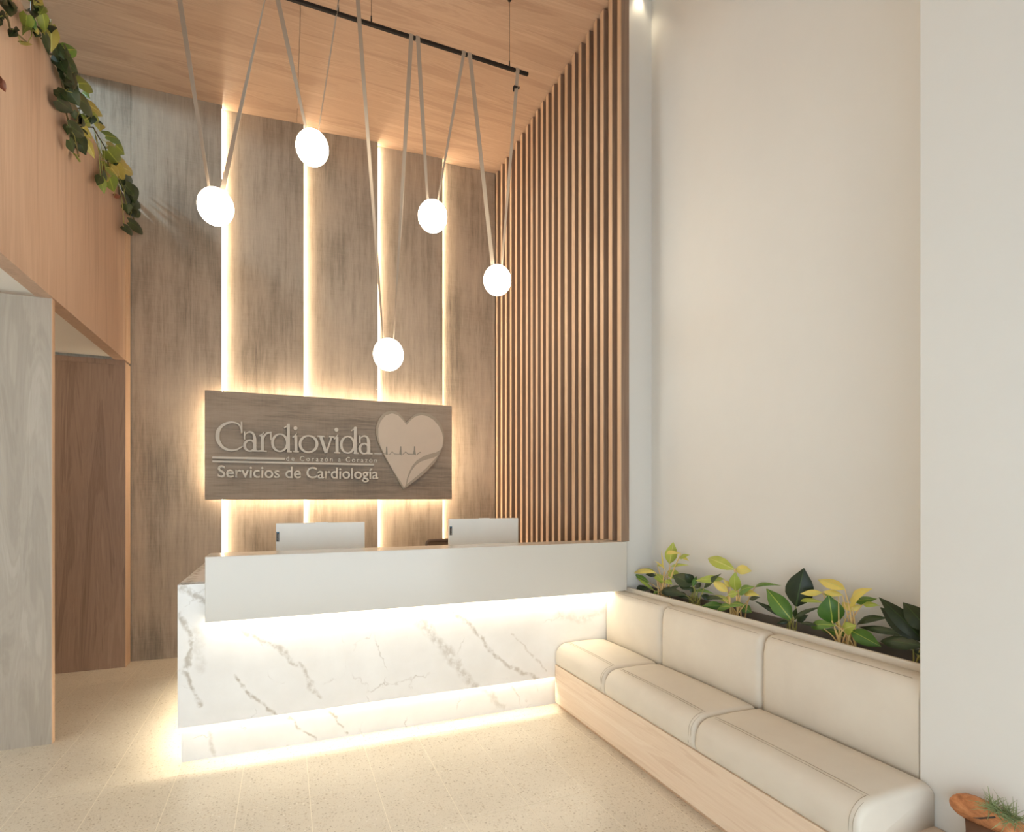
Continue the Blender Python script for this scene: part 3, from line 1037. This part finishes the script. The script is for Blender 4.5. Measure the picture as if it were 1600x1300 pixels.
# ------------------------------------------------------------------ plants
def leaf_bm(b, tip, width, face, arch=0.12, shape='lance', fold=0.25):
    """one leaf blade from b to tip; face = direction its upper side looks to"""
    bm = bmesh.new()
    ax = tip - b
    L = ax.length
    d = ax / L
    n = face - d * face.dot(d)
    n = n.normalized() if n.length > 1e-4 else d.orthogonal().normalized()
    s = d.cross(n)
    prof = {'lance': [0.06, 0.55, 0.90, 1.0, 0.90, 0.64, 0.30, 0.02],
            'heart': [0.50, 0.98, 1.0, 0.92, 0.76, 0.54, 0.28, 0.04],
            'oval': [0.10, 0.62, 0.93, 1.0, 0.92, 0.70, 0.36, 0.03]}[shape]
    back_ = [-0.10, 0.04] if shape == 'heart' else [0.0, 0.0]
    rows = []
    m = len(prof)
    for i in range(m):
        u = i / (m - 1)
        c = b + ax * u + n * (arch * L * 4 * u * (1 - u)) * 0.5
        h = prof[i] * width / 2
        k1 = -0.13 * L if (shape == 'heart' and i == 0) else 0
        edge = n * (-fold * h)
        wave = n * (0.06 * h * math.sin(i * 2.1))
        rw = 0.035 * width * (1 - 0.7 * u)
        rows.append([bm.verts.new(c + s * h + edge + wave + d * k1), bm.verts.new(c + s * h * 0.5 + edge * 0.3 + d * k1 * 0.5), bm.verts.new(c + s * rw + d * k1 * .1), bm.verts.new(c - s * rw + d * k1 * .1),
                     bm.verts.new(c - s * h * 0.5 + edge * 0.3 + d * k1 * 0.5), bm.verts.new(c - s * h + edge - wave + d * k1)])
    for i in range(m - 1):
        for k in range(5):
            f = bm.faces.new((rows[i][k], rows[i][k + 1], rows[i + 1][k + 1], rows[i + 1][k]))
            f.material_index = 1 if k == 2 else 0
    return bm


def arc(a, b, sag, n=6):
    a, b = Vector(a), Vector(b)
    return [a.lerp(b, i / n) + Vector(sag) * (4 * (i / n) * (1 - i / n)) for i in range(n + 1)]


def z7(x, y): return (980 + x / 6.667, 840 + y / 6.667)
def z9(x, y): return (1180 + x / 5.714, 880 + y / 5.714)


RIB = {'D': 'ribD', 'G': 'leafL', 'L': 'rib', 'Y': 'rib', 'V': 'rib', 'W': 'leafL', 'R': 'leafR'}
MATK = {'D': 'leafD', 'G': 'leafG', 'L': 'leafL', 'Y': 'leafY', 'V': 'leafV', 'W': 'leafW', 'R': 'leafR'}


def trough_plant(name, label, cat_group, cv, sc, base, leaves, stemmat, xb=2.36):
    rnd = random.Random(name + str(base))
    bpx = cv(*base)
    bb = atX(bpx[0], bpx[1], xb)
    root3 = Vector((xb, min(max(bb.y, 1.42), 3.36), 0.73))
    pt = thing(name, root3, label, 'plant', cat_group)
    for (x0, y0, x1, y1, w, c, *ex) in leaves:
        sh = ex[0] if ex else 'lance'
        Xa = xb + rnd.uniform(-0.025, 0.025)
        Xt = min(max(xb + rnd.uniform(-0.06, 0.05), 2.28), 2.42)
        p0 = atX(*cv(x0, y0), Xa)
        p1 = atX(*cv(x1, y1), Xt)
        for p_ in (p0, p1):
            if p_.x > 2.262:
                p_.z = max(p_.z, 0.745)
            if p_.y < 1.39 and p_.x > 2.24:
                p_.y = 1.39
        wd = w / sc * mpp(p0) * 1.08
        mid = (p0 + p1) / 2
        face = (CAM - mid).normalized() + Vector((rnd.uniform(-.35, .1), rnd.uniform(-.25, .25), rnd.uniform(0.1, .6)))
        lf = link('leaf', leaf_bm(p0, p1, wd, face, rnd.uniform(.12, .34), sh), [M[MATK[c]], M[RIB[c]]], pt, True)
        # midrib is a raised line on the blade, stalk reaches to the soil
        sp = root3 + Vector((rnd.uniform(-.03, .03), rnd.uniform(-.04, .04), 0))
        link('stem', tube(bmesh.new(), arc(sp, p0, (0, rnd.uniform(-.015, .015), 0.02)), [0.0045 - 0.0004 * k for k in range(7)], 6), M[stemmat], pt, True)
    return pt


GP = 'plants in the trough behind the bench'
trough_plant('potted_plant', 'yellow-leaved plant at the desk end of the trough, with upright pale stems', GP, z7, 6.667, (385, 590), [
    (440, 270, 480, 45, 115, 'L', 'oval'), (560, 165, 395, 182, 42, 'Y'), (540, 215, 655, 180, 48, 'L'), (555, 185, 645, 245, 34, 'Y'), (450, 300, 650, 288, 34, 'L'),
    (300, 365, 60, 380, 62, 'Y'), (430, 340, 550, 435, 95, 'L', 'oval'), (290, 375, 385, 470, 80, 'L'), (400, 440, 470, 490, 62, 'L'), (230, 470, 75, 378, 52, 'G'),
    (280, 550, 90, 415, 34, 'L'), (240, 540, 50, 545, 66, 'D'), (300, 370, 178, 322, 40, 'L'), (310, 285, 390, 312, 38, 'L'), (380, 350, 355, 130, 14, 'Y'),
    (400, 330, 285, 240, 16, 'Y'), (330, 560, 270, 590, 44, 'G'), (300, 400, 190, 380, 40, 'D'), (370, 480, 330, 400, 60, 'L'), (430, 560, 560, 500, 50, 'D')], 'stemY')
trough_plant('potted_plant', 'small dark green plant with broad leaves, second from the desk end', GP, z7, 6.667, (710, 660), [
    (690, 490, 475, 395, 135, 'D', 'oval'), (690, 470, 600, 375, 90, 'D', 'oval'), (800, 525, 980, 375, 62, 'D'), (690, 540, 540, 505, 62, 'D'), (680, 510, 725, 400, 46, 'G'),
    (610, 600, 345, 565, 95, 'D'), (700, 555, 910, 590, 44, 'G'), (640, 640, 520, 590, 70, 'D'), (760, 520, 720, 480, 70, 'D'), (700, 560, 640, 520, 60, 'D'), (770, 600, 890, 650, 60, 'D')], 'stem')
trough_plant('potted_plant', 'yellow-green plant with one large tilted leaf, above the first gap between back cushions', GP, z7, 6.667, (1150, 740), [
    (1115, 330, 840, 215, 120, 'L', 'oval'), (1130, 325, 1298, 350, 95, 'Y', 'oval'), (1130, 555, 1125, 358, 115, 'L', 'oval'), (1010, 430, 705, 450, 78, 'L'), (1045, 565, 885, 445, 85, 'Y', 'oval'),
    (1080, 515, 1000, 440, 50, 'Y'), (1165, 585, 1330, 510, 95, 'G'), (1200, 560, 1382, 605, 72, 'Y'), (1050, 595, 1160, 575, 72, 'L'), (1085, 680, 905, 600, 56, 'L'),
    (1000, 705, 775, 712, 78, 'G'), (1090, 715, 930, 765, 88, 'G'), (1190, 710, 1300, 785, 92, 'G'), (1330, 520, 1610, 500, 42, 'G'), (1060, 700, 1235, 705, 70, 'G'), (1270, 640, 1388, 620, 46, 'D'),
    (1010, 670, 1090, 590, 40, 'Y'), (1000, 640, 790, 640, 50, 'D')], 'stemY')
trough_plant('potted_plant', 'dark green plant with a tall upright pointed leaf, middle of the trough', GP, z9, 5.714, (330, 545), [
    (365, 385, 435, 45, 215, 'D', 'oval'), (325, 510, 100, 228, 150, 'G', 'oval'), (310, 505, -10, 335, 48, 'D'), (290, 480, 128, 400, 46, 'D'), (345, 510, 610, 388, 42, 'D'), (370, 520, 475, 465, 66, 'D'),
    (350, 490, 370, 400, 46, 'D'), (300, 520, 190, 540, 40, 'D')], 'stem')
trough_plant('potted_plant', 'yellow-leaved plant with thick pale stems, above the right back cushion', GP, z9, 5.714, (840, 650), [
    (800, 232, 560, 148, 98, 'Y', 'oval'), (600, 262, 402, 272, 55, 'Y'), (780, 285, 600, 255, 56, 'Y'), (745, 290, 610, 275, 66, 'L'), (600, 350, 378, 345, 44, 'L'), (690, 540, 655, 285, 200, 'G', 'oval'),
    (855, 348, 1045, 228, 120, 'Y', 'heart'), (880, 345, 1090, 318, 70, 'G'), (960, 368, 1115, 378, 48, 'L'), (860, 425, 775, 345, 66, 'Y'), (850, 420, 960, 372, 50, 'Y'), (795, 590, 905, 555, 105, 'L', 'heart'),
    (720, 555, 500, 575, 86, 'G'), (560, 560, 400, 540, 34, 'D'), (830, 650, 590, 600, 66, 'G'), (850, 600, 1125, 745, 125, 'G', 'oval'), (780, 470, 700, 300, 26, 'Y'), (780, 580, 685, 490, 20, 'Y')], 'stemY')
trough_plant('potted_plant', 'dark plant with large drooping leaves at the white pier', GP, z9, 5.714, (1500, 745), [
    (1505, 700, 1105, 305, 150, 'D', 'oval'), (1480, 690, 1118, 395, 170, 'D', 'oval'), (1560, 610, 1320, 350, 170, 'D', 'oval'), (1510, 740, 1115, 695, 118, 'D', 'oval'), (1360, 640, 925, 570, 66, 'D'),
    (1175, 490, 905, 560, 76, 'D'), (1540, 850, 1400, 760, 66, 'D'), (1560, 720, 1470, 560, 120, 'D'), (1540, 800, 1560, 640, 90, 'D')], 'stem')

# trailing vines over the upper left panel
def za(x, y): return (x / 8.123, y / 8.123)
def zb_(x, y): return (70 + x / 4.0625, 60 + y / 4.0625)


def vine(label, cv, sc, spine, leaves, fill=5):
    rnd = random.Random(label)
    pts = [atX(*cv(*q), XL + 0.028) for q in spine]
    root = pts[0].copy()
    root = Vector((XL - 0.03, root.y, 4.01))
    vt = thing('trailing_vine', root, label, 'plant', 'trailing vines over the upper timber panel')
    P = [root, Vector((XL + 0.02, root.y, 4.02))] + [p for p in pts]
    link('stem', tube(bmesh.new(), [Vector(q) for q in catmull([tuple(p) for p in P], False, 4)], 0.0045, 6), M['stemB'], vt, True)
    leaves = list(leaves)
    for q in range(fill):
        a = rnd.choice(leaves)
        ax_, ay_ = a[0] + rnd.uniform(-.12, .12) * sc * 12, a[1] + rnd.uniform(-.12, .12) * sc * 12
        leaves.append((ax_, ay_, ax_ + rnd.uniform(-6, 8) * sc, ay_ + rnd.uniform(7, 15) * sc, rnd.uniform(9, 15) * sc, 'D' if a[5] != 'R' else 'R'))
    for (x0, y0, x1, y1, w, c) in leaves:
        p0 = atX(*cv(x0, y0), XL + rnd.uniform(0.02, 0.07))
        p1 = atX(*cv(x1, y1), XL + rnd.uniform(0.03, 0.09))
        wd = w / sc * mpp(p0) * 1.1
        mid = (p0 + p1) / 2
        face = (CAM - mid).normalized() + Vector((rnd.uniform(-.1, .5), rnd.uniform(-.4, .4), rnd.uniform(0, .4)))
        near = min(pts, key=lambda q: (q - p0).length)
        link('leaf', leaf_bm(p0, p1, wd, face, rnd.uniform(.05, .2), 'heart'), [M[MATK[c]], M[RIB[c]]], vt, True)
        if (near - p0).length > 0.012:
            link('stalk', tube(bmesh.new(), [near, (near + p0) / 2 + Vector((0.01, 0, 0.012)), p0], 0.002, 5), M['stem'], vt, True)
    return vt


vine('vine of dark heart leaves at the very top left of the picture', za, 8.123, [(70, -60), (75, 60), (90, 200), (110, 280), (140, 390), (220, 430), (350, 545)], [
    (60, -20, 120, 205, 150, 'D'), (150, 20, 135, 215, 110, 'D'), (10, 150, 90, 260, 40, 'D'), (-20, 220, 15, 330, 70, 'D'), (185, 385, 115, 470, 92, 'D'), (180, 370, 250, 385, 70, 'D'), (400, 395, 285, 450, 92, 'W'), (260, 545, 415, 565, 60, 'V')])
vine('mottled green vine clump beside the dark top left vine', za, 8.123, [(420, -60), (400, 40), (400, 160), (400, 260), (410, 380)], [
    (440, -20, 470, 110, 150, 'W'), (340, 190, 330, 400, 140, 'W'), (480, 60, 520, 190, 130, 'W'), (560, 80, 500, 190, 90, 'W'), (540, 180, 570, 410, 150, 'W'), (395, 220, 455, 395, 80, 'G'),
    (420, 120, 430, 240, 100, 'D'), (500, -30, 430, 60, 110, 'V'), (490, 340, 520, 410, 60, 'D'), (460, 370, 490, 445, 50, 'V')])
vine('vine with one big pale yellow heart leaf above dark ones', za, 8.123, [(600, 230), (640, 320), (680, 470), (720, 620), (760, 760)], [
    (640, 318, 652, 660, 195, 'V'), (570, 440, 620, 700, 100, 'D'), (690, 540, 820, 760, 120, 'D'), (810, 640, 975, 640, 150, 'G'), (650, 540, 760, 800, 110, 'D')])
vine('thick dark green vine clump with a few lime leaves, above the pale yellow trail', zb_, 4.0625, [(70, 70), (85, 150), (105, 250), (120, 330), (130, 430), (150, 520), (190, 560)], [
    (75, 110, 140, 230, 80, 'D'), (130, 140, 210, 215, 75, 'D'), (120, 210, 195, 330, 80, 'D'), (185, 210, 180, 330, 62, 'D'), (212, 285, 292, 322, 92, 'W'), (235, 345, 288, 382, 50, 'W'), (75, 322, 145, 400, 66, 'D'),
    (80, 390, 182, 470, 95, 'D'), (212, 378, 300, 500, 98, 'D'), (150, 330, 220, 430, 90, 'D'), (268, 418, 368, 495, 68, 'V'), (300, 490, 348, 522, 62, 'W'), (335, 530, 350, 592, 66, 'V'), (180, 460, 195, 515, 40, 'D'),
    (100, 150, 170, 260, 90, 'D'), (140, 260, 215, 370, 90, 'D')])
vine('vine with dark leaves hanging low beside a long yellow leaf', zb_, 4.0625, [(250, 480), (215, 540), (200, 620), (205, 700), (215, 750)], [
    (150, 548, 250, 628, 75, 'D'), (212, 628, 262, 742, 95, 'D'), (155, 645, 182, 728, 66, 'D'), (190, 605, 240, 680, 70, 'D'), (200, 740, 218, 785, 46, 'W'), (250, 635, 315, 762, 66, 'V'), (240, 565, 300, 640, 50, 'V'), (230, 500, 290, 560, 50, 'W')])
vine('lime and yellow leaved vine near the back wall', zb_, 4.0625, [(310, 570), (350, 640), (385, 700), (400, 780), (410, 860)], [
    (385, 618, 482, 668, 68, 'G'), (398, 680, 452, 705, 50, 'V'), (450, 678, 506, 738, 66, 'W'), (400, 712, 470, 795, 95, 'W'), (450, 755, 512, 788, 56, 'V'), (430, 788, 500, 908, 80, 'V'), (478, 812, 558, 862, 62, 'V'),
    (382, 815, 460, 885, 90, 'W'), (412, 885, 438, 975, 82, 'W'), (352, 880, 378, 988, 52, 'W'), (365, 865, 412, 908, 52, 'V'), (420, 820, 460, 880, 60, 'V')])
vine('nearly black vine hanging at the end of the panel, last before the back wall', zb_, 4.0625, [(455, 850), (500, 900), (530, 980), (545, 1060), (560, 1120), (570, 1180)], [
    (500, 860, 558, 910, 76, 'D'), (478, 890, 560, 955, 70, 'D'), (540, 940, 572, 1050, 78, 'D'), (575, 945, 616, 1045, 70, 'D'), (555, 1035, 612, 1065, 66, 'D'), (505, 980, 545, 1045, 66, 'D'), (518, 1055, 532, 1115, 56, 'D'),
    (540, 1085, 628, 1132, 62, 'D'), (535, 1165, 622, 1245, 62, 'D'), (503, 1195, 552, 1252, 46, 'D'), (440, 1000, 485, 1005, 26, 'R'), (510, 930, 570, 1000, 70, 'D')])
vine('single reddish leaf hanging at the left edge of the picture', za, 8.123, [(-250, 700), (-150, 850), (-40, 1000)], [(-10, 1010, 70, 1170, 95, 'R'), (-60, 960, 20, 1060, 90, 'R')], 0)
o = bmesh.new()
box(o, XL - 0.30, XL - 0.087, 2.0, 5.6, 3.72, 3.97)
tag(link('planter_ledge', o, M['planter_in']), 'planter box behind the top of the upper timber panel carrying the vines', 'planter')

# ------------------------------------------------------------------ driftwood ornament with air plant on the bench ledge
XD = 2.07
def dp(x, y, X=XD): return atX(1470 + x / 12.31, 1220 + y / 12.31, X)
dr = thing('driftwood_ornament', (XD, 1.0, 0.292), 'smooth orange-brown driftwood ornament standing by the white pier', 'ornament')
spine = [(185, 440, 30), (230, 440, 105), (330, 450, 180), (480, 490, 235), (650, 555, 262), (800, 625, 265), (950, 700, 255), (1150, 800, 235), (1400, 920, 200), (1700, 1060, 150), (1900, 1150, 60)]
bm = bmesh.new()
rings = []
d0 = None
P = [(dp(a, b), r) for a, b, r in spine]
for i, (c, r) in enumerate(P):
    d = (P[min(i + 1, len(P) - 1)][0] - P[max(i - 1, 0)][0]).normalized()
    rr = r / 12.31 * mpp(c)
    a = d.cross(Vector((0, 0, 1))).normalized()
    b = a.cross(d)
    rings.append([bm.verts.new(c + (a * math.cos(2 * math.pi * k / 20) * 0.8 + b * math.sin(2 * math.pi * k / 20)) * rr * (1 + 0.05 * math.sin(3 * k + i))) for k in range(20)])
for i in range(len(rings) - 1):
    for k in range(20):
        bm.faces.new((rings[i][k], rings[i][(k + 1) % 20], rings[i + 1][(k + 1) % 20], rings[i + 1][k]))
bm.faces.new(rings[0][::-1]); bm.faces.new(rings[-1])
link('body', bm, M['drift'], dr, True)
cb = dp(980, 850)
bm = bmesh.new()
tube(bm, [Vector((cb.x, cb.y, 0.293)), Vector((cb.x, cb.y, 0.32)), Vector((cb.x, cb.y, cb.z - 0.005))], [0.075, 0.062, 0.066], 16)
link('pedestal', bm, M['drift_shaded'], dr, True)
# hollow with dark crack
bm = bmesh.new()
ca = dp(640, 715, XD - 0.047)
tube(bm, [dp(620, 712, XD - 0.048), dp(760, 722, XD - 0.0545), dp(1040, 700, XD - 0.055)], [0.001, 0.003, 0.003], 6)
link('crack', bm, M['dark'], dr, True)
ap = thing('air_plant', dp(1080, 600, XD - 0.04), 'spiky grey-green air plant growing in the driftwood hollow', 'plant')
bm = bmesh.new()
c0 = dp(1130, 620, XD - 0.045)
rnd = random.Random(3)
for k in range(150):
    a = rnd.uniform(0, 2 * math.pi); el = rnd.uniform(-0.5, 1.4)
    dirv = Vector((-abs(math.cos(a) * math.cos(el)) * 0.6, math.sin(a) * math.cos(el) - 0.35, math.sin(el) * 0.8)).normalized()
    L = rnd.uniform(0.035, 0.075)
    s = c0 + Vector((0, rnd.uniform(-0.045, 0.03), rnd.uniform(-0.012, 0.012)))
    tube(bm, [s, s + dirv * L * .55 + Vector((0, 0, .004)), s + dirv * L], [0.0014, 0.001, 0.0003], 3, False)
link('leaves', bm, M['airplant'], ap, True)
